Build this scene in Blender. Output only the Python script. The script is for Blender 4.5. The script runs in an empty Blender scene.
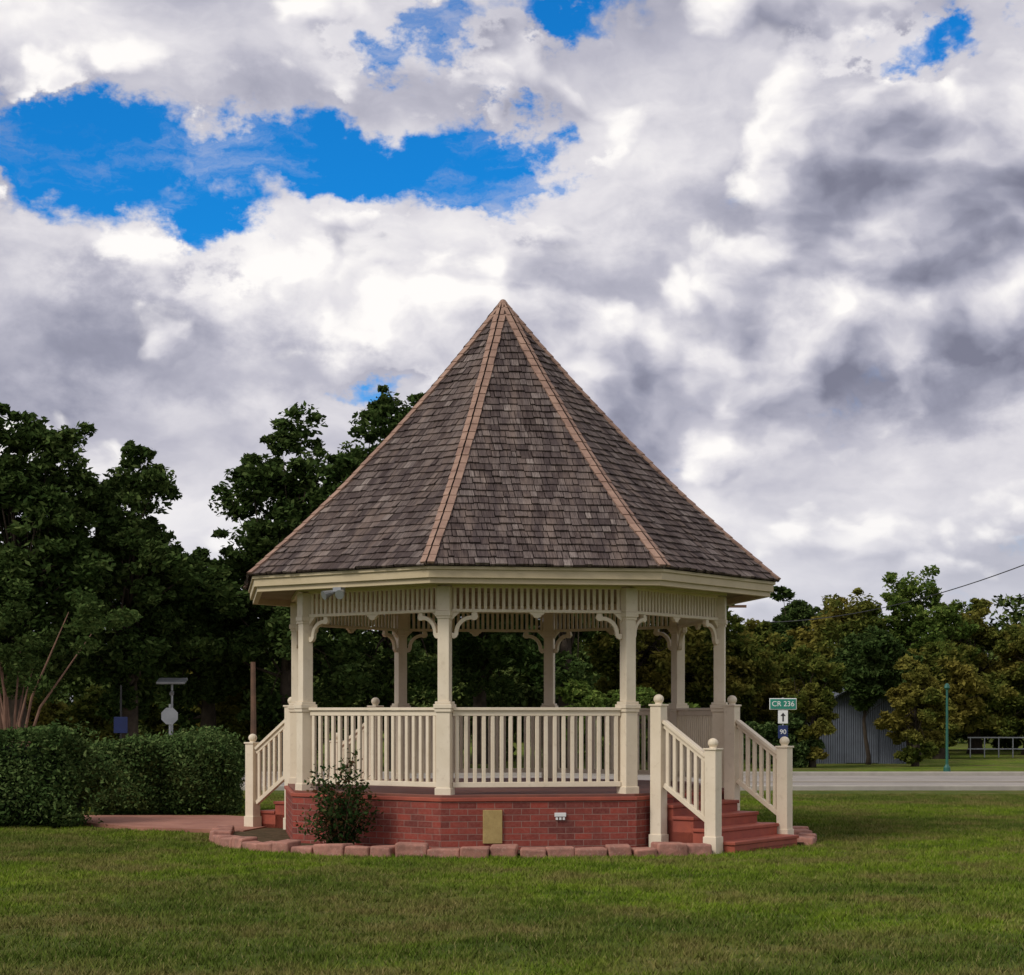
import bpy, math, random
import numpy as np
from mathutils import Vector, Matrix, Euler
random.seed(7); np.random.seed(7)
sc=bpy.context.scene
COL=sc.collection
F=1873.0; CAMX=0.115; CAMY=-24.0; EYE=1.6; HOR=712.0
def PX(px,d): return (px-512)/F*d+CAMX
def PZ(py,d): return EYE+(HOR-py)/F*d
def W(px,d): return Vector((PX(px,d),CAMY+d,0))

# ---------------- node helpers ----------------
class NT:
    def __init__(s,nt): s.nt=nt; s.n=nt.nodes; s.l=nt.links
    def node(s,t,**kw):
        nd=s.n.new(t)
        for k,v in kw.items(): setattr(nd,k,v)
        return nd
    def setin(s,sock,v):
        if isinstance(v,bpy.types.NodeSocket): s.l.new(v,sock)
        else:
            try: sock.default_value=v
            except Exception:
                sock.default_value=tuple(v)+(1,) if len(v)==3 else v
    def math(s,op,a,b=0.0,clamp=False):
        nd=s.node('ShaderNodeMath',operation=op); nd.use_clamp=clamp
        s.setin(nd.inputs[0],a); s.setin(nd.inputs[1],b); return nd.outputs[0]
    def vmath(s,op,a,b=None):
        nd=s.node('ShaderNodeVectorMath',operation=op)
        s.setin(nd.inputs[0],a)
        if b is not None: s.setin(nd.inputs[1],b)
        return nd.outputs['Value'] if op in('LENGTH','DOT_PRODUCT','DISTANCE') else nd.outputs[0]
    def mix(s,f,a,b,bt='MIX'):
        nd=s.node('ShaderNodeMixRGB',blend_type=bt)
        s.setin(nd.inputs[0],f); s.setin(nd.inputs[1],a); s.setin(nd.inputs[2],b); return nd.outputs[0]
    def maprange(s,v,a,b,c=0.0,d=1.0,smooth=False):
        nd=s.node('ShaderNodeMapRange'); nd.interpolation_type='SMOOTHSTEP' if smooth else 'LINEAR'
        s.setin(nd.inputs[0],v)
        for i,x in enumerate((a,b,c,d)): s.setin(nd.inputs[i+1],x)
        return nd.outputs[0]
    def noise(s,vec,scale,detail=4,rough=.5,col=False,dist=0.0,dim='3D'):
        nd=s.node('ShaderNodeTexNoise'); nd.noise_dimensions=dim
        if vec is not None: s.setin(nd.inputs['Vector'],vec)
        nd.inputs['Scale'].default_value=scale; nd.inputs['Detail'].default_value=detail
        nd.inputs['Roughness'].default_value=rough; nd.inputs['Distortion'].default_value=dist
        return nd.outputs['Color'] if col else nd.outputs['Fac']
    def voro(s,vec,scale,detail=2,rough=.5):
        nd=s.node('ShaderNodeTexVoronoi'); nd.voronoi_dimensions='2D'; nd.feature='SMOOTH_F1'; s.setin(nd.inputs['Vector'],vec)
        nd.inputs['Smoothness'].default_value=.35
        nd.inputs['Scale'].default_value=scale; nd.inputs['Detail'].default_value=detail; nd.inputs['Roughness'].default_value=rough
        return nd.outputs['Distance']
    def ramp(s,f,stops):
        nd=s.node('ShaderNodeValToRGB'); s.setin(nd.inputs[0],f)
        cr=nd.color_ramp
        while len(cr.elements)<len(stops): cr.elements.new(.5)
        for e,(p,c) in zip(cr.elements,stops): e.position=p; e.color=tuple(c)+(1,)
        return nd.outputs[0]
def newmat(name,rough=.6,spec=.3):
    m=bpy.data.materials.new(name); m.use_nodes=True
    T=NT(m.node_tree); b=m.node_tree.nodes['Principled BSDF']
    b.inputs['Roughness'].default_value=rough; b.inputs['Specular IOR Level'].default_value=spec
    return m,T,b
def pos(T): return T.node('ShaderNodeNewGeometry').outputs['Position']
def objc(T): return T.node('ShaderNodeTexCoord').outputs['Object']
def bump(T,b,h,strength=.3,dist=.02):
    nd=T.node('ShaderNodeBump'); nd.inputs['Strength'].default_value=strength; nd.inputs['Distance'].default_value=dist
    T.setin(nd.inputs['Height'],h); T.l.new(nd.outputs[0],b.inputs['Normal'])
def varmat(name,c1,c2,scale=5,rough=.6,spec=.3,bmp=.15,bs=None,c3=None,metal=0):
    m,T,b=newmat(name,rough,spec); p=pos(T)
    n=T.noise(p,scale,4,.6)
    f=T.maprange(n,.35,.65)
    c=T.mix(f,c1+(1,),c2+(1,))
    if c3:
        g=T.maprange(T.noise(p,scale*4.3,4,.7),.55,.75); c=T.mix(T.math('MULTIPLY',g,.5),c,c3+(1,))
    T.l.new(c,b.inputs['Base Color']); b.inputs['Metallic'].default_value=metal
    if bmp: bump(T,b,T.noise(p,bs or scale*8,3,.6),bmp,.01)
    return m
def thin_shader(m,T,c,trans):
    """diffuse + glossy-free leaf shader with light passing through"""
    m.node_tree.nodes.remove(m.node_tree.nodes['Principled BSDF'])
    df=T.node('ShaderNodeBsdfDiffuse'); T.l.new(c,df.inputs[0])
    tr=T.node('ShaderNodeBsdfTranslucent'); T.l.new(c,tr.inputs[0])
    mx=T.node('ShaderNodeMixShader'); mx.inputs[0].default_value=trans
    T.l.new(df.outputs[0],mx.inputs[1]); T.l.new(tr.outputs[0],mx.inputs[2])
    out=m.node_tree.nodes['Material Output']
    if trans>0: T.l.new(mx.outputs[0],out.inputs[0])
    else: T.l.new(df.outputs[0],out.inputs[0])

# ---------------- mesh builder ----------------
class B:
    def __init__(s): s.v=[]; s.f=[]
    def add(s,vs,fs):
        o=len(s.v); s.v+= [tuple(x) for x in vs]; s.f+=[tuple(o+i for i in f) for f in fs]
    def box(s,c,size,rz=0.0,M=None):
        hx,hy,hz=[a/2 for a in size]
        R=M if M is not None else Matrix.Rotation(rz,3,'Z')
        vs=[]
        for z in(-hz,hz):
            for x,y in((-hx,-hy),(hx,-hy),(hx,hy),(-hx,hy)):
                vs.append(Vector(c)+R@Vector((x,y,z)))
        s.add(vs,[(3,2,1,0),(4,5,6,7),(0,1,5,4),(1,2,6,5),(2,3,7,6),(3,0,4,7)])
    def beam(s,p0,p1,w,h):
        p0=Vector(p0);p1=Vector(p1); d=(p1-p0); L=d.length; x=d.normalized()
        up=Vector((0,0,1)); y=up.cross(x)
        if y.length<1e-3: y=Vector((0,1,0))
        y.normalize(); z=x.cross(y)
        M=Matrix((x,y,z)).transposed()
        s.box((p0+p1)/2,(L,w,h),M=M)
    def tube(s,pts,rads,n=8,cap=True):
        o=len(s.v); pts=[Vector(p) for p in pts]; prev=None
        for i,p in enumerate(pts):
            d=(pts[min(i+1,len(pts)-1)]-pts[max(i-1,0)]).normalized()
            a=Vector((1,0,0)) if abs(d.x)<.9 else Vector((0,1,0))
            if prev is not None: a=prev
            u=(a-d*a.dot(d)).normalized(); prev=u; w=d.cross(u)
            for k in range(n):
                t=2*math.pi*k/n; s.v.append(tuple(p+(u*math.cos(t)+w*math.sin(t))*rads[i]))
        for i in range(len(pts)-1):
            for k in range(n):
                a=o+i*n+k;b_=o+i*n+(k+1)%n; s.f.append((a,b_,b_+n,a+n))
        if cap:
            s.f.append(tuple(o+k for k in range(n))[::-1]); e=o+(len(pts)-1)*n; s.f.append(tuple(e+k for k in range(n)))
    def lathe(s,c,prof,n=14):
        s.tube([Vector(c)+Vector((0,0,z)) for r,z in prof],[max(r,.0005) for r,z in prof],n)
    def extrude(s,outline,origin,ux,uy,un,th):
        n=len(outline); vs=[]
        for sgn in(-.5,.5):
            for a,b_ in outline: vs.append(Vector(origin)+ux*a+uy*b_+un*(th*sgn))
        fs=[tuple(range(n))[::-1],tuple(range(n,2*n))]+[(i,(i+1)%n,(i+1)%n+n,i+n) for i in range(n)]
        s.add(vs,fs)
    def build(s,name,mat,parent=None,bevel=0,smooth=False,seg=2):
        me=bpy.data.meshes.new(name); me.from_pydata(s.v,[],s.f); me.materials.append(mat)
        if smooth: me.polygons.foreach_set('use_smooth',[True]*len(me.polygons))
        ob=bpy.data.objects.new(name,me); COL.objects.link(ob)
        if parent: ob.parent=parent
        if bevel:
            md=ob.modifiers.new('bevel','BEVEL'); md.width=bevel; md.segments=seg; md.limit_method='ANGLE'
        return ob
def empty(name,loc=(0,0,0)):
    e=bpy.data.objects.new(name,None); COL.objects.link(e); e.location=loc; return e
def fast_mesh(name,V,nside,mat,parent=None):
    nf=V.shape[0]; me=bpy.data.meshes.new(name)
    me.vertices.add(nf*nside); me.vertices.foreach_set('co',V.reshape(-1).astype(np.float32))
    me.loops.add(nf*nside); me.loops.foreach_set('vertex_index',np.arange(nf*nside,dtype=np.int32))
    me.polygons.add(nf); me.polygons.foreach_set('loop_start',np.arange(0,nf*nside,nside,dtype=np.int32))
    me.update(calc_edges=True); me.materials.append(mat)
    ob=bpy.data.objects.new(name,me); COL.objects.link(ob)
    if parent: ob.parent=parent
    return ob

# ---------------- materials ----------------
M_cream=varmat('cream_paint',(.76,.66,.51),(.70,.60,.45),3,.5,.35,.06,40,(.52,.42,.30))
M_fascia=varmat('fascia_paint',(.56,.46,.30),(.49,.40,.25),2,.5,.3,.06,40)
M_deck=varmat('deck_paint',(.22,.08,.05),(.15,.06,.045),3,.6,.3,.1)
M_step=varmat('red_step_paint',(.36,.085,.05),(.27,.065,.045),4,.6,.3,.15,None,(.16,.06,.04))
M_hip=varmat('cedar_hip_cap',(.36,.235,.175),(.24,.15,.115),5,.85,.1,.3,60,(.12,.085,.07))
M_dark=varmat('roof_underlay',(.05,.035,.03),(.04,.03,.025),4,.9,.1,0)
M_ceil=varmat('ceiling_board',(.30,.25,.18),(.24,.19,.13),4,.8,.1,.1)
M_stone=varmat('edging_stone',(.42,.20,.15),(.26,.13,.10),7,.85,.2,.6,25,(.52,.37,.30))
M_mulch=varmat('mulch_bed',(.11,.075,.045),(.06,.045,.025),9,.95,.05,.9,40,(.09,.12,.03))
M_path=varmat('brick_path_surface',(.36,.17,.12),(.27,.12,.085),2,.85,.2,.2,40,(.4,.26,.2))
M_road=varmat('asphalt_road',(.33,.295,.26),(.26,.235,.21),.6,.9,.2,.2,30,(.2,.18,.17))
M_kerb=varmat('kerb_concrete',(.38,.35,.30),(.30,.275,.24),2,.9,.2,.2,30)
M_grey=varmat('grey_metal',(.35,.36,.37),(.28,.29,.3),4,.45,.5,.05,None,None,.6)
M_brass=varmat('access_panel_paint',(.45,.33,.13),(.34,.24,.09),6,.6,.3,.15,None,(.2,.13,.06))
M_white=varmat('white_paint',(.78,.78,.76),(.7,.7,.68),4,.5,.3,.03)
M_green=varmat('sign_green',(.02,.22,.15),(.02,.18,.13),4,.45,.4,0)
M_blue=varmat('sign_blue',(.015,.03,.12),(.015,.025,.09),4,.45,.4,0)
M_red=varmat('sign_red',(.5,.03,.03),(.42,.03,.03),4,.45,.4,0)
M_lampgreen=varmat('green_lamp_paint',(.02,.12,.09),(.02,.09,.07),4,.45,.4,0)
M_bark=varmat('bark',(.085,.065,.048),(.045,.036,.028),5,.95,.1,.9,18)
M_barkred=varmat('smooth_bark',(.22,.125,.085),(.14,.08,.055),4,.8,.2,.3,18)
M_pole=varmat('weathered_wood',(.17,.10,.065),(.11,.07,.05),4,.9,.1,.4,25)
M_black=varmat('black_metal',(.02,.02,.02),(.03,.03,.03),4,.5,.4,0)

# shakes: local UV carries (across, down-slope) so grain runs down each shake
M_sh,T,b=newmat('cedar_shake',.9,.08)
g=T.node('ShaderNodeNewGeometry'); r=g.outputs['Random Per Island']; p=g.outputs['Position']
uvs_=T.node('ShaderNodeUVMap').outputs[0]
c=T.ramp(r,[(0,(.085,.064,.058)),(.3,(.13,.10,.089)),(.6,(.165,.13,.115)),(.88,(.21,.17,.15)),(1,(.30,.25,.22))])
gr_=T.noise(T.vmath('MULTIPLY',uvs_,(70,5,1)),1.0,4,.65,dim='2D')
c=T.mix(T.maprange(gr_,.40,.62),T.mix(1,c,(.50,.47,.48,1),'MULTIPLY'),c)
st_=T.noise(T.vmath('MULTIPLY',uvs_,(7,.55,1)),1.0,4,.7,dim='2D')
c=T.mix(T.maprange(st_,.43,.66,0,.65),c,(.065,.05,.05,1))
n3=T.noise(T.vmath('MULTIPLY',uvs_,(3,.8,1)),1.7,3,.6,dim='2D'); c=T.mix(T.maprange(n3,.5,.72,0,.45),c,(.25,.185,.15,1))
T.l.new(c,b.inputs['Base Color']); bump(T,b,gr_,.7,.012)

# brick
M_brick,T,b=newmat('red_brick',.85,.15)
uv=T.node('ShaderNodeUVMap').outputs[0]
bt=T.node('ShaderNodeTexBrick'); T.l.new(uv,bt.inputs['Vector'])
for k,v in (('Scale',1.0),('Mortar Size',.005),('Mortar Smooth',.3),('Bias',0.0),('Brick Width',.205),('Row Height',.072)): bt.inputs[k].default_value=v
bt.inputs['Color1'].default_value=(.31,.06,.042,1); bt.inputs['Color2'].default_value=(.15,.036,.030,1); bt.inputs['Mortar'].default_value=(.27,.16,.13,1)
p=pos(T); nz=T.noise(p,30,4,.7); c=T.mix(T.maprange(nz,.4,.7,0,.35),bt.outputs['Color'],(.36,.15,.115,1))
nz2=T.noise(p,2.2,4,.6); c=T.mix(T.maprange(nz2,.5,.75,0,.5),c,(.10,.045,.04,1))
T.l.new(c,b.inputs['Base Color'])
h=T.math('ADD',T.math('MULTIPLY',bt.outputs['Fac'],-1.0),T.math('MULTIPLY',nz,.4)); bump(T,b,h,.6,.008)

def leafmat(name,cols,trans=.3,scale=.35,yellow=None):
    m,T,b=newmat(name,.55,.25)
    g=T.node('ShaderNodeNewGeometry'); r=g.outputs['Random Per Island']; p=g.outputs['Position']
    c=T.ramp(r,[(i/(len(cols)-1),q) for i,q in enumerate(cols)])
    n=T.noise(p,scale,1,.6)
    c=T.mix(T.maprange(n,.38,.62,0,1),T.mix(1,c,(.58,.64,.6,1),'MULTIPLY'),c)
    if yellow:
        c=T.mix(T.maprange(n,.46,.66,0,.75),c,yellow+(1,))
    thin_shader(m,T,c,trans); return m
L_oak=leafmat('oak_leaves',[(.036,.060,.018),(.058,.094,.026),(.085,.13,.035),(.13,.17,.052)],.25,.6)
L_far=leafmat('far_leaves',[(.05,.075,.022),(.075,.105,.03),(.10,.13,.035),(.13,.15,.045)],0,.3)
L_olive=leafmat('olive_leaves',[(.075,.10,.022),(.125,.155,.032),(.18,.19,.04),(.23,.225,.05)],.3,.5,(.23,.185,.04))
L_lime=leafmat('light_leaves',[(.085,.13,.026),(.12,.19,.04),(.17,.235,.05),(.21,.25,.06)],.3,.5)
L_hedge=leafmat('hedge_leaves',[(.045,.08,.026),(.075,.12,.036),(.11,.165,.05),(.16,.20,.07)],.15,1.5)
L_shrub=leafmat('shrub_leaves',[(.02,.045,.012),(.035,.07,.02),(.06,.09,.03),(.15,.05,.03)],.2,3)
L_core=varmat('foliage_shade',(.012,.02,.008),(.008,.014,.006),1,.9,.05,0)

# grass
def grasscol(T,p):
    n1=T.noise(p,.13,3,.65); n2=T.noise(p,.65,4,.7); n3=T.noise(p,5,3,.7)
    c=T.mix(T.maprange(n1,.44,.56),(.105,.140,.024,1),(.165,.245,.018,1))
    c=T.mix(T.maprange(n2,.47,.62,0,.85),c,(.20,.165,.06,1))
    c=T.mix(T.maprange(n2,.47,.36,0,.8),c,(.055,.09,.014,1))
    c=T.mix(T.maprange(n3,.47,.64,0,.6),c,(.055,.08,.015,1))
    return c
M_ground,T,b=newmat('lawn_ground',.95,.05); p=pos(T); c=grasscol(T,p)
c=T.mix(.25,c,(.07,.075,.025,1)); T.l.new(c,b.inputs['Base Color']); bump(T,b,T.noise(p,35,3,.75),.9,.04)
M_blade,T,b=newmat('grass_blades',.6,.2); g=T.node('ShaderNodeNewGeometry'); c=grasscol(T,g.outputs['Position'])
c=T.mix(T.maprange(g.outputs['Random Per Island'],.78,1.,0,.6),c,(.30,.24,.11,1))
c=T.mix(T.maprange(g.outputs['Random Per Island'],0,.3,.45,0),c,(.06,.11,.012,1))
thin_shader(M_blade,T,c,0.0)

# ---------------- gazebo ----------------
TH0=-13.5
CA=[math.radians(TH0+45*k) for k in range(8)]
FA=[math.radians(TH0+22.5+45*k) for k in range(8)]
def cdir(a): return Vector((math.sin(a),-math.cos(a),0))
def tdir(a): return Vector((math.cos(a),math.sin(a),0))
C22=math.cos(math.radians(22.5)); S22=math.sin(math.radians(22.5))
gaz=empty('gazebo')
def octring(bl,ro,ri,z0,z1):
    vs=[]
    for (r_,z) in((ro,z0),(ro,z1),(ri,z1),(ri,z0)):
        for a in CA: vs.append(cdir(a)*r_+Vector((0,0,z)))
    fs=[]
    for q in range(4):
        q2=(q+1)%4
        for k in range(8):
            k2=(k+1)%8; fs.append((q*8+k,q*8+k2,q2*8+k2,q2*8+k))
    bl.add(vs,fs)
def octslab(bl,r_,z0,z1):
    vs=[cdir(a)*r_+Vector((0,0,z0)) for a in CA]+[cdir(a)*r_+Vector((0,0,z1)) for a in CA]
    bl.add(vs,[tuple(range(8))[::-1],tuple(range(8,16))]+[(k,(k+1)%8,(k+1)%8+8,k+8) for k in range(8)])
ZD=.66; RP=2.78; RB=2.95
me=bpy.data.meshes.new('brick_plinth'); vs=[];fs=[];uvs=[]; side=2*RB*S22
for k in range(8):
    a,b2=cdir(CA[k])*RB,cdir(CA[(k+1)%8])*RB; o=len(vs)
    vs+=[(a.x,a.y,-.05),(b2.x,b2.y,-.05),(b2.x,b2.y,ZD-.075),(a.x,a.y,ZD-.075)]; fs.append((o,o+1,o+2,o+3))
    u=k*side; uvs+=[(u,-.05),(u+side,-.05),(u+side,ZD-.075),(u,ZD-.075)]
me.from_pydata(vs,[],fs); ul=me.uv_layers.new(name='UVMap')
for i,q in enumerate(uvs): ul.data[i].uv=q
me.materials.append(M_brick); ob=bpy.data.objects.new('brick_plinth',me); COL.objects.link(ob); ob.parent=gaz
q=B(); octring(q,RB+.02,RB-.3,ZD-.073,ZD-.03); q.build('brick_cap_course',M_step,gaz,.006)
q=B(); octslab(q,RB-.03,ZD-.12,ZD); q.build('deck_floor',M_deck,gaz,.006)
# posts
q=B()
for a in CA:
    c=cdir(a)*RP
    def pb(w,z0,z1): q.box((c.x,c.y,(z0+z1)/2),(w,w,z1-z0),a)
    pb(.165,ZD-.08,1.60); pb(.19,ZD-.082,ZD+.08); pb(.195,1.60,1.64); pb(.215,1.64,1.69); pb(.185,1.69,1.72); pb(.135,1.72,2.66)
    pb(.155,2.66,2.69); pb(.18,2.69,2.75); pb(.155,2.75,3.03)
q.build('posts',M_cream,gaz,.006)
# frieze
fz=B()
for k in range(8):
    A=FA[k]; n=cdir(A); t=tdir(A); ap=RP*C22; hw=RP*S22-.08
    for z,h,w in((2.755,.035,.06),(3.03,.03,.06)):
        c=n*ap; fz.box((c.x,c.y,z),(2*hw,w,h),A)
    N=int(2*hw/.070)
    for i in range(N):
        s_=-hw+(i+.5)*2*hw/N; c=n*ap+t*s_
        fz.box((c.x,c.y,2.89),(.036,.024,.27),A)
    out=[(-.09,0),(.09,0),(.075,-.02),(.05,-.03),(.035,-.055),(0,-.065),(-.035,-.055),(-.05,-.03),(-.075,-.02)]
    fz.extrude(out,n*ap+Vector((0,0,2.737)),t,Vector((0,0,1)),n,.045)
    for sg in(-1,1):
        o=n*ap+t*(sg*(RP*S22-.072))+Vector((0,0,2.735)); ux=t*(-sg)
        def arc(r0,a0,a1,cx,cy,m=9): return [(cx+r0*math.cos(a0+(a1-a0)*i/(m-1)),cy+r0*math.sin(a0+(a1-a0)*i/(m-1))) for i in range(m)]
        inner=arc(.20,math.pi/2,math.pi,.235,-.235); outer=arc(.155,math.pi,math.pi/2,.235,-.235)
        fz.extrude([(.235,-.0)]+inner+[(0.0,-.235),(0,-.29),(.03,-.30),(.06,-.285),(.08,-.25)]+outer+[(.25,-.09),(.285,-.085),(.31,-.055),(.30,-.02),(.29,0)],o,ux,Vector((0,0,1)),n,.05)
        fz.extrude([(0,0),(.1,0),(.065,-.03),(.03,-.065),(0,-.1)],o,ux,Vector((0,0,1)),n,.04)
fz.build('frieze',M_cream,gaz,.003,seg=1)
q=B(); octring(q,RP+.09,RP-.09,3.046,3.10); q.build('header_beam',M_cream,gaz)
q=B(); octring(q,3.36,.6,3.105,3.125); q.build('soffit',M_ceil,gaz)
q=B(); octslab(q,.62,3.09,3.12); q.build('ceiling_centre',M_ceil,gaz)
q=B(); octring(q,3.45,3.39,3.085,3.205); octring(q,3.41,3.34,3.025,3.13); octring(q,3.475,3.42,3.175,3.212); q.build('fascia',M_fascia,gaz,.004)
# roof
REV=3.52; ZE=3.225; ZA=6.86
prof=[(0,0),(.15,.128),(.3,.262),(.5,.452),(.7,.655),(.85,.822),(.93,.917),(1,1)]
def rt(t):
    for (a,ra),(b_,rb) in zip(prof,prof[1:]):
        if t<=b_: return REV*(ra+(rb-ra)*(t-a)/(b_-a))
    return REV
def zt(t): return ZA-(ZA-ZE)*t
q=B(); ts=[i/14 for i in range(15)]
for k in range(8):
    d0,d1=cdir(CA[k]),cdir(CA[(k+1)%8])
    for a,b_ in zip(ts,ts[1:]):
        q.add([d0*rt(a)+Vector((0,0,zt(a)-.01)),d0*(rt(b_)-.02)+Vector((0,0,zt(b_)-.01)),d1*(rt(b_)-.02)+Vector((0,0,zt(b_)-.01)),d1*rt(a)+Vector((0,0,zt(a)-.01))],[(0,1,2,3)])
q.build('roof_deck',M_dark,gaz)
q=B()
N=400; cum=[0]
for i in range(N):
    a,b_=i/N,(i+1)/N; cum.append(cum[-1]+math.hypot((rt(b_)-rt(a))*C22,zt(a)-zt(b_)))
TOT=cum[-1]
def t_at(s_):
    s_=max(0,min(TOT,s_)); i=int(np.searchsorted(cum,s_)); i=max(1,min(N,i)); f=(s_-cum[i-1])/(cum[i]-cum[i-1]); return (i-1+f)/N
EXP=.122; rows=int(TOT/EXP); SUV=[]
for k in range(8):
    A=FA[k]; n=cdir(A); t=tdir(A)
    for i in range(rows):
        sb=TOT-i*EXP; stp=sb-EXP-.015
        if stp<.02: continue
        tb,tp=t_at(sb),t_at(stp)
        pb_=n*(rt(tb)*C22)+Vector((0,0,zt(tb))); pt=n*(rt(tp)*C22)+Vector((0,0,zt(tp)))
        dn=(pb_-pt).normalized(); nor=t.cross(dn); 
        if nor.z<0: nor=-nor
        hb=rt(tb)*S22; ht=rt(tp)*S22
        x=-hb-random.random()*.1
        while x<hb:
            w=random.choice((random.uniform(.05,.10),random.uniform(.09,.17))); x2=x+w
            a0,a1=max(x,-hb),min(x2-.007,hb)
            if a1-a0>.012:
                j=random.uniform(-.010,.014); th=random.uniform(.014,.03)
                b0=pb_+dn*j
                ta0,ta1=max(min(a0,ht),-ht),max(min(a1,ht),-ht)
                V=[b0+t*a0+nor*th,b0+t*a1+nor*(th+random.uniform(-.003,.003)),pt+t*ta1+nor*.003,pt+t*ta0+nor*.003,b0+t*a0-nor*.006,b0+t*a1-nor*.006]
                q.add(V,[(0,1,2,3),(4,5,1,0)])
                uo=k*7.3; SUV+=[(a0+uo,sb),(a1+uo,sb),(ta1+uo,stp),(ta0+uo,stp),(a0+uo,sb+.02),(a1+uo,sb+.02),(a1+uo,sb),(a0+uo,sb)]
            x=x2
o=q.build('shakes',M_sh,gaz); ul=o.data.uv_layers.new(name='UVMap'); ul.data.foreach_set('uv',np.array(SUV,dtype=np.float32).reshape(-1))
q=B()
for k in range(8):
    d=cdir(CA[k]); nseg=34
    for side_ in(-1,1):
        A=FA[k] if side_>0 else FA[k-1]
        n=cdir(A); tv=tdir(A)*side_
        for i in range(nseg):
            a,b_=i/nseg,min((i+1)/nseg+.004,1)
            pa=d*rt(a)+Vector((0,0,zt(a))); pb2=d*rt(b_)+Vector((0,0,zt(b_)))
            fd=(n*((rt(b_)-rt(a))*C22)+Vector((0,0,zt(b_)-zt(a)))).normalized(); nor=tdir(A).cross(fd)
            if nor.z<0: nor=-nor
            w=min(.076,rt(a)*S22*.9+.02)*random.uniform(.92,1.05)
            l0,l1=.028,random.uniform(.034,.040)
            q.add([pa+nor*l0,pb2+nor*l1,pb2+nor*l1+tv*w,pa+nor*l0+tv*w,pb2+nor*.005,pb2+nor*.005+tv*w,pa+nor*.0+tv*w],[(0,1,2,3),(1,4,5,2),(3,2,5,6)])
q.build('hip_caps',M_hip,gaz)
q=B(); q.lathe((0,0,0),[(.08,ZA-.10),(.06,ZA-.02),(.03,ZA+.02),(.001,ZA+.03)],8); q.build('roof_peak_cap',M_hip,gaz)
# railings
STAIR={1,5}
q=B()
for k in range(8):
    if k in STAIR: continue
    A=FA[k]; n=cdir(A); t=tdir(A); ap=RP*C22; hw=RP*S22-.088
    c=n*ap
    q.box((c.x,c.y,1.635),(2*hw,.10,.035),A); q.box((c.x,c.y,1.585),(2*hw,.05,.06),A); q.box((c.x,c.y,.77),(2*hw,.06,.06),A)
    N=int(2*hw/.098)
    for i in range(N):
        s_=-hw+(i+.5)*2*hw/N; c2=c+t*s_; q.box((c2.x,c2.y,1.177),(.043,.043,.755),A)
q.build('railings',M_cream,gaz,.004,seg=1)
# stairs
st=B(); nw=B(); sr=B()
for k in STAIR:
    A=FA[k]; n=cdir(A); t=tdir(A)
    for i in range(4):
        ztop=ZD-.132*(i+1); d0=2.70; d1=2.74+.27*(i+1)
        c=n*((d0+d1)/2)
        st.box((c.x,c.y,(ztop-.04-.02)/2),(1.52,d1-d0-.03,ztop-.04+.02),A)
        d2=d1-.29; c=n*((d1+d2)/2); st.box((c.x,c.y,ztop-.02),(1.56,.29,.04),A)
    for sg in(-1,1):
        for dn_,zt_ in((2.86,1.67),(3.58,1.17)):
            c=n*dn_+t*(sg*.86)
            nw.box((c.x,c.y,zt_/2-.02),(.145,.145,zt_+.04),A); nw.box((c.x,c.y,zt_+.010),(.172,.172,.022),A); nw.box((c.x,c.y,.09),(.17,.17,.20),A)
            nw.lathe((c.x,c.y,zt_+.021),[(.045,0),(.04,.008)]+[(.060*math.sin(x),.058-.056*math.cos(x)) for x in [.8,1.1,1.4,1.7,2.0,2.3,2.6,2.85,3.1]],14)
        p0=n*2.94+t*(sg*.86); p1=n*3.50+t*(sg*.86)
        def L2(z0,z1,w,h): sr.beam((p0.x,p0.y,z0),(p1.x,p1.y,z1),w,h)
        L2(1.49,1.10,.10,.04); L2(1.44,1.05,.05,.05); L2(.76,.37,.055,.055)
        for i in range(6):
            f=(i+.5)/6; c=p0.lerp(p1,f); zz=.76+(.37-.76)*f
            sr.box((c.x,c.y,zz+.34),(.043,.043,.66),A)
st.build('steps',M_step,gaz,.008); nw.build('newel_posts',M_cream,gaz,.006); sr.build('stair_railings',M_cream,gaz,.004,seg=1)
A=FA[0]; n=cdir(A); t=tdir(A); ap=RB*C22
q=B(); c=n*(ap+.012)+t*(-.54); q.box((c.x,c.y,.30),(.22,.03,.38),A); q.build('access_panel',M_brass,gaz,.004)
q=B(); c=n*(ap+.012)+t*(.24); q.box((c.x,c.y,.43),(.13,.03,.045),A)
for i in range(3):
    c=n*(ap+.012)+t*(.20+.04*i); q.box((c.x,c.y,.385),(.025,.025,.03),A)
q.build('vent',M_white,gaz,.003)
A=FA[7]; n=cdir(A); t=tdir(A); fl=B()
cx=(PX(340,21.4)-(n*3.17).x)/t.x; c0=n*3.19+t*cx
fl.box((c0.x,c0.y,3.0),(.12,.08,.05),A)
for sg in(-1,1):
    s0=c0+t*(sg*.05)+Vector((0,0,2.98)); s1=s0+n*.05+t*(sg*.04)+Vector((0,0,-.02)); s2=s1+n*.08+t*(sg*.03)+Vector((0,0,-.03))
    fl.tube([s0,s1,s2],[.02,.035,.055],12)
fl.build('flood_light',M_grey,gaz,smooth=False)

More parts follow.
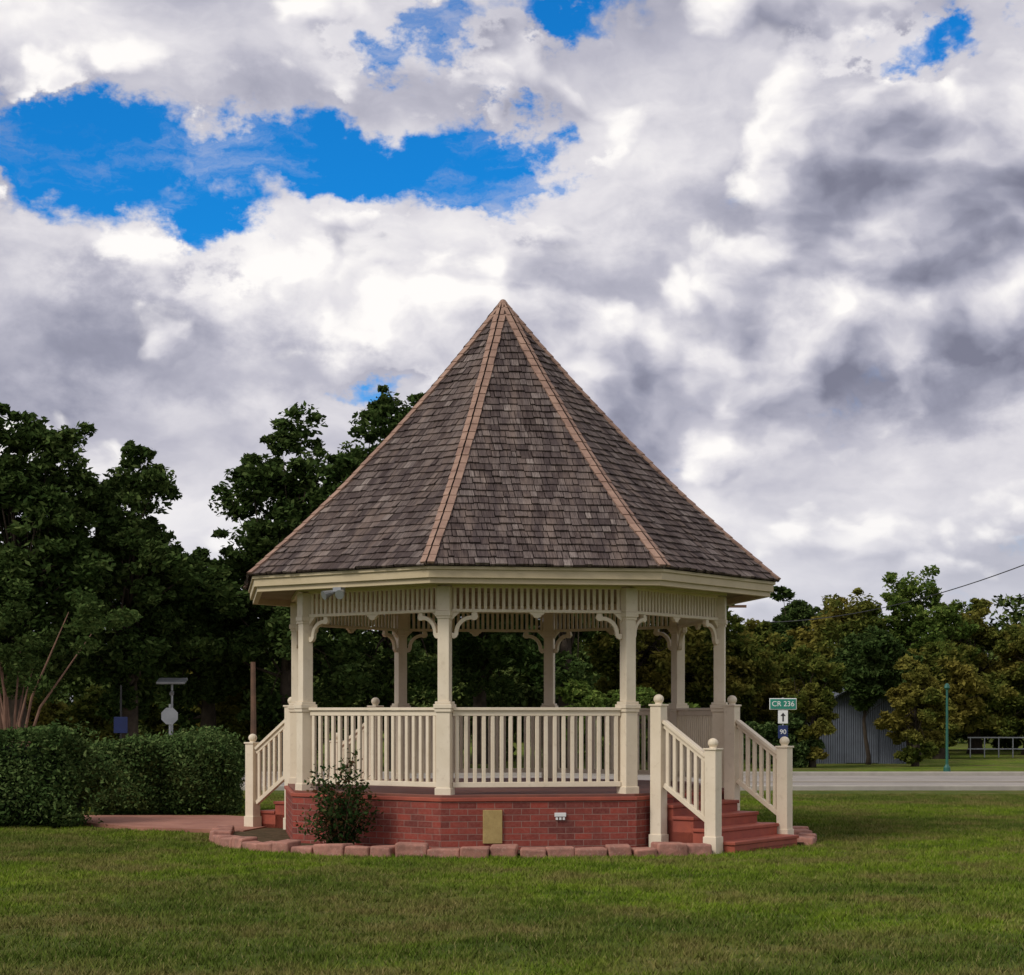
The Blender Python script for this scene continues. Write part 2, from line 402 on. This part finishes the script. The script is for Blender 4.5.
# ---------------- stone edging, bed ----------------
def catmull(P,m=14):
    out=[]; P=[Vector((x,y,0)) for x,y in P]; P=[2*P[0]-P[1]]+P+[2*P[-1]-P[-2]]
    for i in range(1,len(P)-2):
        for j in range(m):
            u=j/m; a,b_,c,d=P[i-1:i+3]
            out.append(.5*((2*b_)+(-a+c)*u+(2*a-5*b_+4*c-d)*u*u+(-a+3*b_-3*c+d)*u**3))
    out.append(P[-2]); return out
ringL=[(-3.62,.5),(-3.56,-.3),(-3.34,-1.35),(-2.7,-2.45),(-1.6,-3.12),(-.3,-3.38),(1.1,-3.33),(2.25,-3.0)]
ringR=[(3.62,-1.5),(3.74,-1.0),(3.72,-.2),(3.5,.8),(3.1,1.9),(2.0,3.0),(.6,3.5),(-1,3.35)]
q=B()
def stones(P):
    C=catmull(P); pos_=0
    seglen=[(C[j+1]-C[j]).length for j in range(len(C)-1)]; cumm=np.concatenate([[0],np.cumsum(seglen)])
    def at(s__):
        j=min(max(int(np.searchsorted(cumm,s__))-1,0),len(C)-2); f=(s__-cumm[j])/seglen[j]; return C[j].lerp(C[j+1],f),(C[j+1]-C[j]).normalized()
    while pos_<cumm[-1]-.1:
        l=random.uniform(.22,.40); p,d=at(min(pos_+l/2,cumm[-1])); 
        h=random.uniform(.085,.145); o=len(q.v)
        q.box((p.x,p.y,h/2-.02),(l-.015,random.uniform(.20,.27),h+.04),math.atan2(d.y,d.x)+random.uniform(-.09,.09))
        for v in range(o,len(q.v)): x,y,z=q.v[v]; q.v[v]=(x+random.uniform(-.02,.02),y+random.uniform(-.02,.02),z+random.uniform(-.015,.015))
        pos_+=l
stones(ringL); stones(ringR)
q.build('stone_edging',M_stone,None,.024,seg=3)
bedpts=catmull(ringL)+[Vector((2.9,-2.5,0))]+catmull(ringR)+[Vector((-2.6,2.6,0))]
q=B(); q.add([(p.x,p.y,.035) for p in bedpts],[tuple(range(len(bedpts)))]); q.build('mulch_bed',M_mulch)
q=B(); pts=[(-3.4,.5),(-5.0,1.3),(-5.95,2.4),(-6.3,3.15),(-30,3.15),(-30,4.15),(-4.2,4.15),(-2.9,3.0)]
q.add([(x,y,.05) for x,y in pts]+[(x,y,-.02) for x,y in pts],[tuple(range(8))]+[(i,(i+1)%8,(i+1)%8+8,i+8) for i in range(8)]); q.build('brick_path',M_path)

# ---------------- ground, road ----------------
q=B(); q.add([(-900,-300,0),(900,-300,0),(900,1500,0),(-900,1500,0)],[(0,1,2,3)]); q.build('ground',M_ground)
RY0,RY1=CAMY+38.4,CAMY+47
q=B(); q.add([(-300,RY0,.004),(300,RY0,.004),(300,RY1,.004),(-300,RY1,.004)],[(0,1,2,3)]); q.build('road',M_road)
q=B(); q.box((0,RY0-.1,.04),(600,.18,.12)); q.box((0,RY1+.1,.04),(600,.18,.12)); q.build('road_kerbs',M_kerb,None,.02)
q=B(); ym=(RY0+RY1)/2
for s_ in(-.1,.1): q.add([(-300,ym+s_-.05,.008),(300,ym+s_-.05,.008),(300,ym+s_+.05,.008),(-300,ym+s_+.05,.008)],[(0,1,2,3)])
M_yel=varmat('road_yellow',(.32,.25,.12),(.25,.21,.12),3,.8,.2,0); q.build('road_centre_lines',M_yel)

# ---------------- grass instancing ----------------
def blades(n,L,hmin,hmax,tuft=.5):
    x=(np.random.rand(n)-.5)*L; y=(np.random.rand(n)-.5)*L
    k=int(n*tuft); cx=(np.random.rand(60)-.5)*L; cy=(np.random.rand(60)-.5)*L; ii=np.random.randint(0,60,k)
    x[:k]=cx[ii]+np.random.normal(size=k)*.045; y[:k]=cy[ii]+np.random.normal(size=k)*.045
    a=np.random.rand(n)*2*np.pi; w=np.random.uniform(.003,.0065,n); h=np.random.uniform(hmin,hmax,n); h[:k]*=1.35
    lean=np.random.uniform(.2,1.2,n)*h; b_=np.random.rand(n)*2*np.pi
    V=np.zeros((n,3,3)); V[:,0,0]=x-np.cos(a)*w; V[:,0,1]=y-np.sin(a)*w
    V[:,1,0]=x+np.cos(a)*w; V[:,1,1]=y+np.sin(a)*w; V[:,2,0]=x+np.cos(b_)*lean; V[:,2,1]=y+np.sin(b_)*lean; V[:,2,2]=h
    return V
gr=empty('lawn_grass')
def excluded(x,y):
    if math.hypot(x,y)<3.75: return True
    if x<-3 and .3<y<4.4 and (x<-5 or y<4.0): return x<-5.5 and y>2.8 or (y>.3+(-x-3.4)*.6)
    return False
cells=[[],[],[]]
Y=-14.2
while Y<12:
    d=Y-CAMY; hwid=.29*d+1.2
    X=-hwid
    while X<hwid:
        if not excluded(X,Y): cells[random.randrange(3)].append((X+random.uniform(-.1,.1),Y+random.uniform(-.1,.1)))
        X+=.95
    Y+=.95
for i in range(3):
    q=B()
    for x,y in cells[i]:
        a=random.random()*6.283; R=Matrix.Rotation(a,3,'Z')
        q.add([Vector((x,y,0))+R@Vector(v) for v in((-.5,-.5,0),(.5,-.5,0),(.5,.5,0),(-.5,.5,0))],[(0,1,2,3)])
    par=q.build('grass_scatter_%d'%i,M_ground,gr); par.instance_type='FACES'; par.show_instancer_for_render=False; par.show_instancer_for_viewport=False
    ch=fast_mesh('grass_patch_%d'%i,blades(2400,1.15,.015,.042),3,M_blade,par)

# ---------------- foliage ----------------
def leafquads(P,size,up=.5,asp=.5):
    n=len(P); nr=np.random.normal(size=(n,3)); nr[:,2]=np.abs(nr[:,2])+up; nr/=np.linalg.norm(nr,axis=1)[:,None]
    a=np.random.normal(size=(n,3)); a-=nr*np.sum(a*nr,axis=1)[:,None]; a/=np.linalg.norm(a,axis=1)[:,None]
    b_=np.cross(nr,a); s_=size*np.random.uniform(.6,1.4,(n,1))
    V=np.zeros((n,4,3)); V[:,0]=P-a*s_*.5; V[:,1]=P+b_*s_*asp*.5+a*s_*.05; V[:,2]=P+a*s_*.5; V[:,3]=P-b_*s_*asp*.5+a*s_*.05
    return V
def ball(n,c,r,flat=.75,k=.45):
    d=np.random.normal(size=(n,3)); d/=np.linalg.norm(d,axis=1)[:,None]; rr=np.random.rand(n,1)**k
    return np.array(c)+d*rr*np.array([r,r,r*flat])
def crown(base,H,Wd,low,nl,nsub,nleaf,size,rl=.22,seed=0):
    rs=np.random.RandomState(seed); pts=[];lob=[]
    cz=(H+low)/2; rz=(H-low)/2; rx=Wd/2
    for i in range(nl):
        zz=1-2*(i+.5)/nl; ph=i*2.39996+rs.uniform(-.5,.5); s_=math.sqrt(1-zz*zz)
        d=np.array([math.cos(ph)*s_,math.sin(ph)*s_,zz]); f=rs.uniform(.35,.86)
        lr=rx*rs.uniform(rl*.75,rl*1.45)
        tap=1-.22*max(0,zz)
        c=np.array([base[0]+d[0]*rx*f*tap,base[1]+d[1]*rx*f*tap,cz+d[2]*(rz-lr*.55)*min(1,f*1.25)])
        lob.append((c,lr))
        for j in range(nsub):
            e=rs.normal(size=3); e/=np.linalg.norm(e); cc=c+e*lr*rs.uniform(.5,1.2)*np.array([1,1,.75]); sr_=lr*rs.uniform(.22,.5)
            pts.append(ball(nleaf,cc,sr_,.6))
        pts.append(ball(int(nleaf*2.5),c,lr*.9,.8,.5))
    return np.concatenate(pts),lob
def tree(name,px,topy,wpx,d,lowz=1.8,mat=L_oak,nl=40,nsub=8,nleaf=95,size=.18,bark=M_bark,rl=.24,seed=1,trunk=.28,lean=0):
    base=W(px,d); H=PZ(topy,d); Wd=wpx/F*d
    par=empty(name,(base.x,base.y,0)); rs=random.Random(seed)
    P,lob=crown((0,0,0),H,Wd,lowz,nl,nsub,nleaf,size,rl,seed)
    fast_mesh('foliage',leafquads(P,size),4,mat,par)
    q=B(); fork=max(lowz*.8,H*.22); mid=Vector((rs.uniform(-.15,.15)+lean*.4,rs.uniform(-.15,.15),fork))
    topc=Vector((lean,0,H*.62))
    q.tube([(0,0,-.1),(0.02,0,.25),mid*.6,mid,mid.lerp(topc,.5),topc],[trunk*1.35,trunk,trunk*.85,trunk*.75,trunk*.45,trunk*.15],9)
    for c,r_ in lob:
        c=Vector(c); s0=mid.lerp(topc,rs.uniform(0,.8)); m1=s0.lerp(c,.5)+Vector((rs.uniform(-.3,.3),rs.uniform(-.3,.3),rs.uniform(-.1,.4)))
        k=trunk*rs.uniform(.10,.22); q.tube([s0,m1,c],[k,k*.6,k*.2],5)
    q.build('trunk',bark,par,smooth=True)
    return par
tree('oak_tree',20,398,215,46,1.9,seed=3,nl=64)
tree('oak_tree',-80,430,200,50,2.0,seed=4)
tree('oak_tree',128,446,185,48,1.2,seed=5,nl=58)
tree('oak_tree',205,530,140,52,1.0,seed=6)
tree('oak_tree',290,404,205,50,1.2,seed=8,nl=66,rl=.21)
tree('oak_tree',395,374,200,53,1.4,seed=9,nl=60,rl=.22)
tree('oak_tree',565,396,185,54,1.4,seed=10)
tree('oak_tree',480,470,200,58,1.0,seed=11)
tree('elm_tree',640,540,150,60,.8,seed=12,mat=L_olive,nl=36)
tree('elm_tree',700,590,150,62,.6,mat=L_olive,seed=20,nl=36)
tree('pine_tree',795,574,105,74,1.0,mat=L_oak,seed=21,nl=34,rl=.2)
tree('elm_tree',755,612,100,66,.4,mat=L_olive,seed=22,nl=30)
tree('elm_tree',850,592,130,68,.3,mat=L_olive,seed=23,nl=36)
tree('elm_tree',912,562,140,70,.3,mat=L_lime,seed=24,nl=40,rl=.2)
tree('elm_tree',975,586,110,72,.3,mat=L_olive,seed=25,nl=34,rl=.2)
tree('elm_tree',1030,625,110,70,.2,mat=L_olive,seed=26,nl=30)
tree('elm_tree',940,640,130,64,.2,mat=L_olive,seed=27,nl=30)
tree('elm_tree',1085,600,120,72,.4,mat=L_olive,seed=28,nl=30)
tree('elm_tree',812,640,70,54,.2,mat=L_olive,seed=29,nl=24,trunk=.10)
tree('elm_tree',868,628,110,57,1.65,mat=L_oak,seed=31,nl=34,trunk=.07)
tree('elm_tree',915,650,75,55,.1,mat=L_olive,seed=30,nl=26,trunk=.10)
def mass(name,items,mat,size,nleaf=90):
    par=empty(name); allP=[]
    for (px,topy,wpx,d,s) in items:
        b0=W(px,d); P,_=crown((b0.x,b0.y,0),PZ(topy,d),wpx/F*d,-.2,14,6,nleaf,size,.32,s); P=P[P[:,2]>0.02]; allP.append(P)
    fast_mesh('foliage',leafquads(np.concatenate(allP),size),4,mat,par)
mass('shrub_thicket',[(x,random.uniform(610,680),120,random.uniform(60,70),100+i) for i,x in enumerate(range(-120,760,50))],L_far,.22)
mass('shrub_thicket',[(x,random.uniform(655,690),80,random.uniform(52,56),150+i) for i,x in enumerate(range(-60,300,50))],L_olive,.17)
mass('shrub_thicket',[(x,random.uniform(670,700),80,random.uniform(51,55),170+i) for i,x in enumerate(range(590,720,45))],L_lime,.15)
mass('shrub_thicket',[(x,random.uniform(640,685),110,random.uniform(72,80),200+i) for i,x in enumerate(range(730,1180,45))],L_far,.22)
mass('distant_tree_line',[(x,random.uniform(575,640),190,random.uniform(95,120),300+i) for i,x in enumerate(range(-500,1500,60))],L_far,.4,80)
mass('round_bush',[(792,706,58,54,401),(765,718,60,54,402)],L_hedge,.12,260)

# hedges
def hedge(name,x0,x1,y0,y1,h,n,seed):
    par=empty(name,((x0+x1)/2,(y0+y1)/2,0)); lx,ly=(x1-x0)/2,(y1-y0)/2
    q=B(); q.box((0,0,h*.42),(2*lx-.45,2*ly-.45,h*.84-.1)); q.build('shade_core',L_core,par,.15,seg=3)  # solid near-black box, its colour stands in for shade inside the hedge
    rs=np.random.RandomState(seed)
    d=rs.normal(size=(n*2,3)); d/=np.linalg.norm(d,axis=1)[:,None]
    e=4.2; k=(np.abs(d[:,0])**e+np.abs(d[:,1])**e+np.abs(d[:,2])**e)**(-1/e)
    P=d*k[:,None]
    ph=rs.rand(3)*10
    lump=1+.06*np.sin(P[:,0]*lx*3.1+ph[0])+.06*np.sin(P[:,1]*ly*4+P[:,2]*3+ph[1])+.05*np.sin(P[:,0]*lx*7+P[:,2]*5+ph[2])
    P=P*(lump*(1-.18*rs.rand(len(P))**1.5+ .16*(rs.rand(len(P))>.92)*rs.rand(len(P))))[:,None]
    P=P*np.array([lx,ly,h/2*.97])+np.array([0,0,h/2]); P=P[P[:,2]>.02]
    fast_mesh('foliage',leafquads(P,.065,.3,.5),4,L_hedge,par)
hx=PX(90,26.2)
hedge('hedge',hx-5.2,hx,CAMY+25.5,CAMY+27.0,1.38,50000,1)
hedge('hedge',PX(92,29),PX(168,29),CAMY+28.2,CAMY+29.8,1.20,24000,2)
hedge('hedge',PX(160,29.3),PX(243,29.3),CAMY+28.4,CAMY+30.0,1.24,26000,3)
par=empty('crape_myrtle_shrub',(-1.84,-2.62,0)); q=B(); rs=np.random.RandomState(5); PP=[]
for i in range(46):
    a=rs.rand()*6.28; sp=rs.uniform(.08,.44); hh=rs.uniform(.5,1.24)*(1-.35*(sp/.44)**2)
    tip=Vector((math.cos(a)*sp,math.sin(a)*sp,hh)); m1=Vector((math.cos(a)*sp*.45,math.sin(a)*sp*.45,hh*.5))
    q.tube([(math.cos(a)*.03,math.sin(a)*.03,0),m1,tip],[.009,.006,.002],5)
    for j in range(95):
        f=rs.uniform(.1,1); pt=m1*(2*f) if f<.5 else m1.lerp(tip,2*f-1); PP.append(np.array(pt)+rs.normal(size=3)*.045)
q.build('stems',M_barkred,par); fast_mesh('foliage',leafquads(np.array(PP),.06,.2,.5),4,L_shrub,par)
par=empty('crape_myrtle_tree',tuple(W(12,43))); q=B(); rs=random.Random(4); PP=[]
for i in range(11):
    a=rs.random()*6.28; s_=rs.uniform(.4,1.9); h_=rs.uniform(2.4,4.2)
    tip=Vector((math.cos(a)*s_,math.sin(a)*s_,h_)); m1=Vector((math.cos(a)*s_*.35,math.sin(a)*s_*.35,h_*.5))
    q.tube([(math.cos(a)*.1,math.sin(a)*.1,0),m1,tip],[.045,.03,.01],7)
    for j in range(4): PP.append(ball(170,(tip.x+rs.uniform(-.8,.8),tip.y+rs.uniform(-.8,.8),tip.z+rs.uniform(-.5,.5)),.38,.6))
q.build('stems',M_barkred,par,smooth=True); fast_mesh('foliage',leafquads(np.concatenate(PP),.13),4,L_oak,par)

# ---------------- shed ----------------
shed=empty('metal_shed',tuple(W(862,60)))
M_corr,T,b=newmat('corrugated_metal',.55,.4); p=objc(T); wv=T.node('ShaderNodeTexWave'); T.l.new(p,wv.inputs[0]); wv.inputs['Scale'].default_value=4.5; wv.bands_direction='X'
c=T.mix(T.maprange(T.noise(p,1.5,4,.7),.4,.7),(.12,.135,.165,1),(.08,.09,.11,1)); T.l.new(c,b.inputs['Base Color']); bump(T,b,wv.outputs['Fac'],.8,.03)
q=B(); q.add([(-1.8,-2,0),(1.0,-2,0),(1.0,-2,1.75),(-.4,-2,2.45),(-1.8,-2,1.75),(-1.8,2,0),(1.0,2,0),(1.0,2,1.75),(-.4,2,2.45),(-1.8,2,1.75)],[(0,1,2,3,4),(9,8,7,6,5),(1,6,7,2),(5,0,4,9)]); q.build('walls',M_corr,shed)
q=B()
for sg in(-1,1):
    q.add([(-.4,-2.2,2.50),(-.4+sg*1.65,-2.2,1.68),(-.4+sg*1.65,2.2,1.68),(-.4,2.2,2.50),(-.4,-2.2,2.44),(-.4+sg*1.65,-2.2,1.62),(-.4+sg*1.65,2.2,1.62),(-.4,2.2,2.44)],[(0,1,2,3),(4,5,6,7),(0,1,5,4),(1,2,6,5)])
q.build('roof',M_corr,shed)
q=B(); q.box((-.4,-2.03,.95),(1.0,.04,1.85)); q.build('door',M_corr,shed)

# ---------------- signs etc ----------------
def text(body,size,loc,parent,mat):
    cu=bpy.data.curves.new('lettering','FONT'); cu.body=body; cu.size=size; cu.align_x='CENTER'; cu.align_y='CENTER'; cu.extrude=.002; cu.materials.append(mat)
    o=bpy.data.objects.new('lettering',cu); COL.objects.link(o); o.parent=parent; o.location=loc; o.rotation_euler=(math.pi/2,0,0)
d=51.0; s=empty('street_name_sign',tuple(W(783,d)))
q=B(); q.tube([(0,.03,0),(0,.03,2.0)],[.03,.03],8); q.build('pole',M_grey,s)
q=B(); q.box((0,0,PZ(704,d)),(.74,.02,.31)); q.build('blade_border',M_white,s,.02)
q=B(); q.box((0,-.014,PZ(704,d)),(.70,.012,.27)); q.build('blade',M_green,s,.015)
text('CR 236',.2,(0,-.024,PZ(704,d)),s,M_white)
q=B(); q.box((0,0,PZ(717,d)),(.27,.02,.36)); q.build('route_arrow_sign',M_white,s,.02)
q=B(); q.extrude([(-.02,-.12),(.02,-.12),(.02,.03),(.07,.03),(0,.12),(-.07,.03),(-.02,.03)],(0,-.014,PZ(717,d)),Vector((1,0,0)),Vector((0,0,1)),Vector((0,1,0)),.006); q.build('arrow',M_black,s)
q=B(); q.box((0,0,PZ(732,d)),(.27,.02,.36)); q.build('route_sign',M_blue,s,.02); text('90',.18,(0,-.016,PZ(732,d)),s,M_white)
d=44; s=empty('stop_sign',tuple(W(170,d))); q=B(); q.tube([(0,0,0),(0,0,PZ(704,d))],[.03,.03],8); q.build('pole',M_grey,s)
o8=[(.21*math.cos(math.radians(22.5+45*i)),.21*math.sin(math.radians(22.5+45*i))) for i in range(8)]
q=B(); q.extrude(o8,(0,-.05,PZ(716,d)),Vector((1,0,0)),Vector((0,0,1)),Vector((0,1,0)),.01); q.build('octagon_back',M_grey,s)
q=B(); q.extrude([(a*.97,b_*.97) for a,b_ in o8],(0,-.042,PZ(716,d)),Vector((1,0,0)),Vector((0,0,1)),Vector((0,1,0)),.004); q.build('octagon_face',M_red,s)
d=46.9; s=empty('solar_traffic_beacon',tuple(W(172,d))); q=B(); q.tube([(0,0,0),(0,0,PZ(682,d))],[.03,.03],8); q.tube([(0,0,PZ(692,d)),(0,-.06,PZ(694,d))],[.05,.06],10); q.build('pole',M_grey,s)
q=B(); q.box((0,0,PZ(681,d)),(.72,.45,.06),M=Euler((.25,0,0)).to_matrix()); q.build('panel',M_grey,s,.01)
d=46; s=empty('wooden_post',tuple(W(253,d))); q=B(); q.tube([(0,0,0),(0.01,0,1.4),(0,0,PZ(662,d))],[.08,.07,.06],10); q.build('shaft',M_pole,s)
d=46; s=empty('blue_route_sign',tuple(W(121,d))); q=B(); q.tube([(0,0,0),(0,0,PZ(685,d))],[.025,.025],8); q.build('pole',M_black,s); q=B(); q.box((0,-.04,PZ(725,d)),(.34,.02,.4)); q.build('panel',M_blue,s,.02)
d=50; s=empty('green_street_lamp',tuple(W(947,d))); q=B(); q.tube([(0,0,0),(0,0,.12),(0,0,.2),(0,0,PZ(690,d))],[.10,.09,.04,.03],10); q.lathe((0,0,PZ(690,d)),[(.03,0),(.08,.06),(.06,.14),(.02,.18)],10); q.build('post',M_lampgreen,s)
d=66; s=empty('rail_fence',tuple(W(1010,d))); q=B()
for i in range(18):
    q.box((-1.4+i*.5,0,.35),(.035,.035,.75))
for z in(.3,.7): q.box((2.9,0,z),(8.8,.03,.04))
q.build('rails',M_grey,s)
for nm,px,d,h in(('utility_pole',1120,46,6.2),('utility_pole',725,70,5.6)):
    s=empty(nm,tuple(W(px,d))); q=B(); q.tube([(0,0,0),(0,0,h+.3)],[.14,.1],10); q.box((0,0,h-.05),(1.6,.1,.1)); q.build('pole',M_pole,s)
s=empty('power_line'); q=B(); p0=W(1120,46)+Vector((0,0,6.2)); p1=W(725,70)+Vector((0,0,5.0)); pts=[]
for i in range(31):
    f=i/30; p=p0.lerp(p1,f); p.z-=1.3*4*f*(1-f)*.6; pts.append(p)
q.tube(pts,[.015]*31,5); q.build('cable',M_black,s)
s=empty('white_house',tuple(W(38,75))); q=B(); q.box((0,0,.9),(3,3,1.9)); q.build('walls',M_white,s)
q=B(); q.add([(-1.7,-1.7,1.86),(1.7,-1.7,1.86),(1.7,1.7,1.86),(-1.7,1.7,1.86),(-1.7,0,2.7),(1.7,0,2.7)],[(0,1,5,4),(2,3,4,5),(0,4,3),(1,2,5),(3,2,1,0)]); q.build('roof',M_grey,s)
q=B(); q.box((-.7,-1.51,1.1),(.6,.05,.8)); q.box((.7,-1.51,1.1),(.6,.05,.8)); q.build('windows',M_black,s)

# ---------------- world ----------------
SUN_EL=math.radians(42); SUN_AZ=math.radians(-130)
w=bpy.data.worlds.new('World'); sc.world=w; w.use_nodes=True; T=NT(w.node_tree); bg=w.node_tree.nodes['Background']
try: w.cycles.sampling_method='NONE'
except Exception as e: print(e)
sky=T.node('ShaderNodeTexSky'); sky.sky_type='NISHITA'; sky.sun_disc=False; sky.sun_elevation=SUN_EL; sky.sun_rotation=SUN_AZ; sky.air_density=1; sky.dust_density=.4; sky.ozone_density=2.5
D=T.node('ShaderNodeTexCoord').outputs['Generated']
sz=T.node('ShaderNodeSeparateXYZ'); T.l.new(D,sz.inputs[0])
AZ=T.math('ARCTAN2',sz.outputs['X'],sz.outputs['Y']); EL=T.math('ARCSINE',sz.outputs['Z'])
cb=T.node('ShaderNodeCombineXYZ'); T.l.new(AZ,cb.inputs[0]); T.l.new(EL,cb.inputs[1]); Q=cb.outputs[0]
def aep(px,py):
    v=Vector(((px-512)/F,1,(HOR-py)/F)); v.normalize(); return (math.atan2(v.x,v.y),math.asin(v.z),0)
Q0=T.vmath('MULTIPLY',T.vmath('ADD',Q,(3.7,1.3,0)),(1,1.4,0))
wn=T.noise(Q0,7,5,.55,True,dim='2D'); wv=T.vmath('MULTIPLY',T.vmath('SUBTRACT',wn,(.5,.5,.5)),(.07,.07,0)); Q1=T.vmath('ADD',Q0,wv)
wh=T.vmath('MULTIPLY',T.vmath('SUBTRACT',T.noise(Q0,14,6,.62,True,dim='2D'),(.5,.5,.5)),(.11,.075,0))
DW=T.vmath('ADD',Q,wh)
def blob(px,py,rx,ry,k):
    v=T.vmath('SUBTRACT',DW,aep(px,py)); v=T.vmath('MULTIPLY',v,(F/rx,F/ry,0)); l=T.vmath('LENGTH',v)
    return T.maprange(l,0,1.0,k,0,True)
def total(lst):
    o=None
    for x in lst:
        v=blob(*x); o=v if o is None else T.math('ADD',o,v)
    return o
def dens(P):
    a=T.noise(P,5.5,7,.52,dim='2D'); v=T.voro(P,15,2.0,.5)
    return T.math('ADD',T.math('MULTIPLY',a,.80),T.math('MULTIPLY',T.math('SUBTRACT',.75,v),.20))
d0=dens(Q1); d1=dens(T.vmath('ADD',Q1,(-.012,.020,0)))
holes=total([(60,165,130,80,.5),(170,155,140,80,.5),(300,150,150,68,.5),(420,165,140,75,.5),(500,175,100,65,.45),(235,235,110,62,.6),(425,30,85,62,.5),(560,8,130,34,.4),(905,42,130,32,.36),(370,388,90,30,.3),(20,140,80,50,.35),(960,20,90,24,.2)])
bgn=T.noise(T.vmath('MULTIPLY',Q1,(1,1.5,0)),6,6,.52,dim='2D')
fine=T.noise(Q1,26,5,.55,dim='2D')
darkb=total([(120,350,280,80,.36),(620,285,150,70,.26),(850,210,260,90,.20),(380,365,160,44,.16),(930,385,270,50,.26),(300,85,240,34,.14),(730,330,180,44,.14),(940,550,120,30,.08),(960,130,150,60,.10)])
bright=total([(110,245,190,65,.42),(320,290,200,58,.30),(640,155,150,80,.26),(450,280,110,45,.15),(710,490,100,50,.25),(950,480,190,60,.14),(820,300,150,32,.14),(60,30,240,50,.18),(560,80,170,50,.15),(900,100,130,30,.12)])
bl=T.math('ADD',T.math('SUBTRACT',T.math('ADD',T.maprange(bgn,.3,.7,.34,.84),T.math('MULTIPLY',T.math('SUBTRACT',fine,.5),.22)),darkb),T.math('MULTIPLY',bright,.6))
stops=[(0,(.20,.205,.275)),(.25,(.31,.315,.40)),(.5,(.49,.485,.565)),(.75,(.74,.72,.76)),(1,(.98,.95,.93))]
bgcol=T.ramp(bl,stops)
hcut=T.math('SUBTRACT',T.math('ADD',T.math('MULTIPLY',bgn,.55),T.math('MULTIPLY',fine,.55)),holes)
covbg=T.maprange(hcut,.16,.42,0,1,True)
cd=T.math('ADD',T.math('SUBTRACT',d0,T.math('MULTIPLY',holes,.8)),T.math('MULTIPLY',bright,.20))
cov=T.maprange(cd,.36,.45,0,1,True)
sh=T.math('MULTIPLY',T.math('SUBTRACT',d0,d1),3.9)
edge=T.maprange(cd,.38,.62,.24,-.20)
lit=T.math('ADD',T.math('ADD',sh,edge),.49); lit=T.math('SUBTRACT',T.math('ADD',lit,bright),darkb)
fgcol=T.ramp(lit,stops)
wisp=T.maprange(T.noise(T.vmath('ADD',T.vmath('MULTIPLY',Q,(1,3.0,0)),wh),8,6,.62,dim='2D'),.46,.74,0,.55,True)
haze=T.maprange(sz.outputs['Z'],0,.15,.6,0,True)
blue=T.mix(1,sky.outputs[0],(.05,.70,1.28,1),'MULTIPLY')
blue=T.mix(T.math('MULTIPLY',haze,.8),blue,(5.5,6.2,7.4,1))
def x10(c): 
    c=T.mix(haze,c,(.74,.75,.80,1)); return T.mix(1,c,(9.0,9.0,9.0,1),'MULTIPLY')
bgc=x10(bgcol); fgc=x10(fgcol)
col=T.mix(T.math('MAXIMUM',covbg,wisp),blue,bgc)
col=T.mix(cov,col,fgc)
T.l.new(col,bg.inputs[0]); bg.inputs[1].default_value=.115
# sun
sl=bpy.data.lights.new('sun','SUN'); sl.energy=2.1; sl.angle=math.radians(20); sl.color=(1,.95,.87)
so=bpy.data.objects.new('sun',sl); COL.objects.link(so)
sd=Vector((math.sin(SUN_AZ)*math.cos(SUN_EL),math.cos(SUN_AZ)*math.cos(SUN_EL),math.sin(SUN_EL)))
so.rotation_euler=sd.to_track_quat('Z','Y').to_euler(); so.location=sd*30
# camera
cam=bpy.data.cameras.new('camera'); co=bpy.data.objects.new('camera',cam); COL.objects.link(co); sc.camera=co
co.location=(CAMX,CAMY,EYE); co.rotation_euler=(math.pi/2,0,0); cam.sensor_width=36; cam.lens=F/1024*36; cam.shift_y=(HOR-487.5)/1024; cam.clip_end=3000
sc.view_settings.view_transform='Standard'; sc.view_settings.look='None'; sc.view_settings.exposure=0
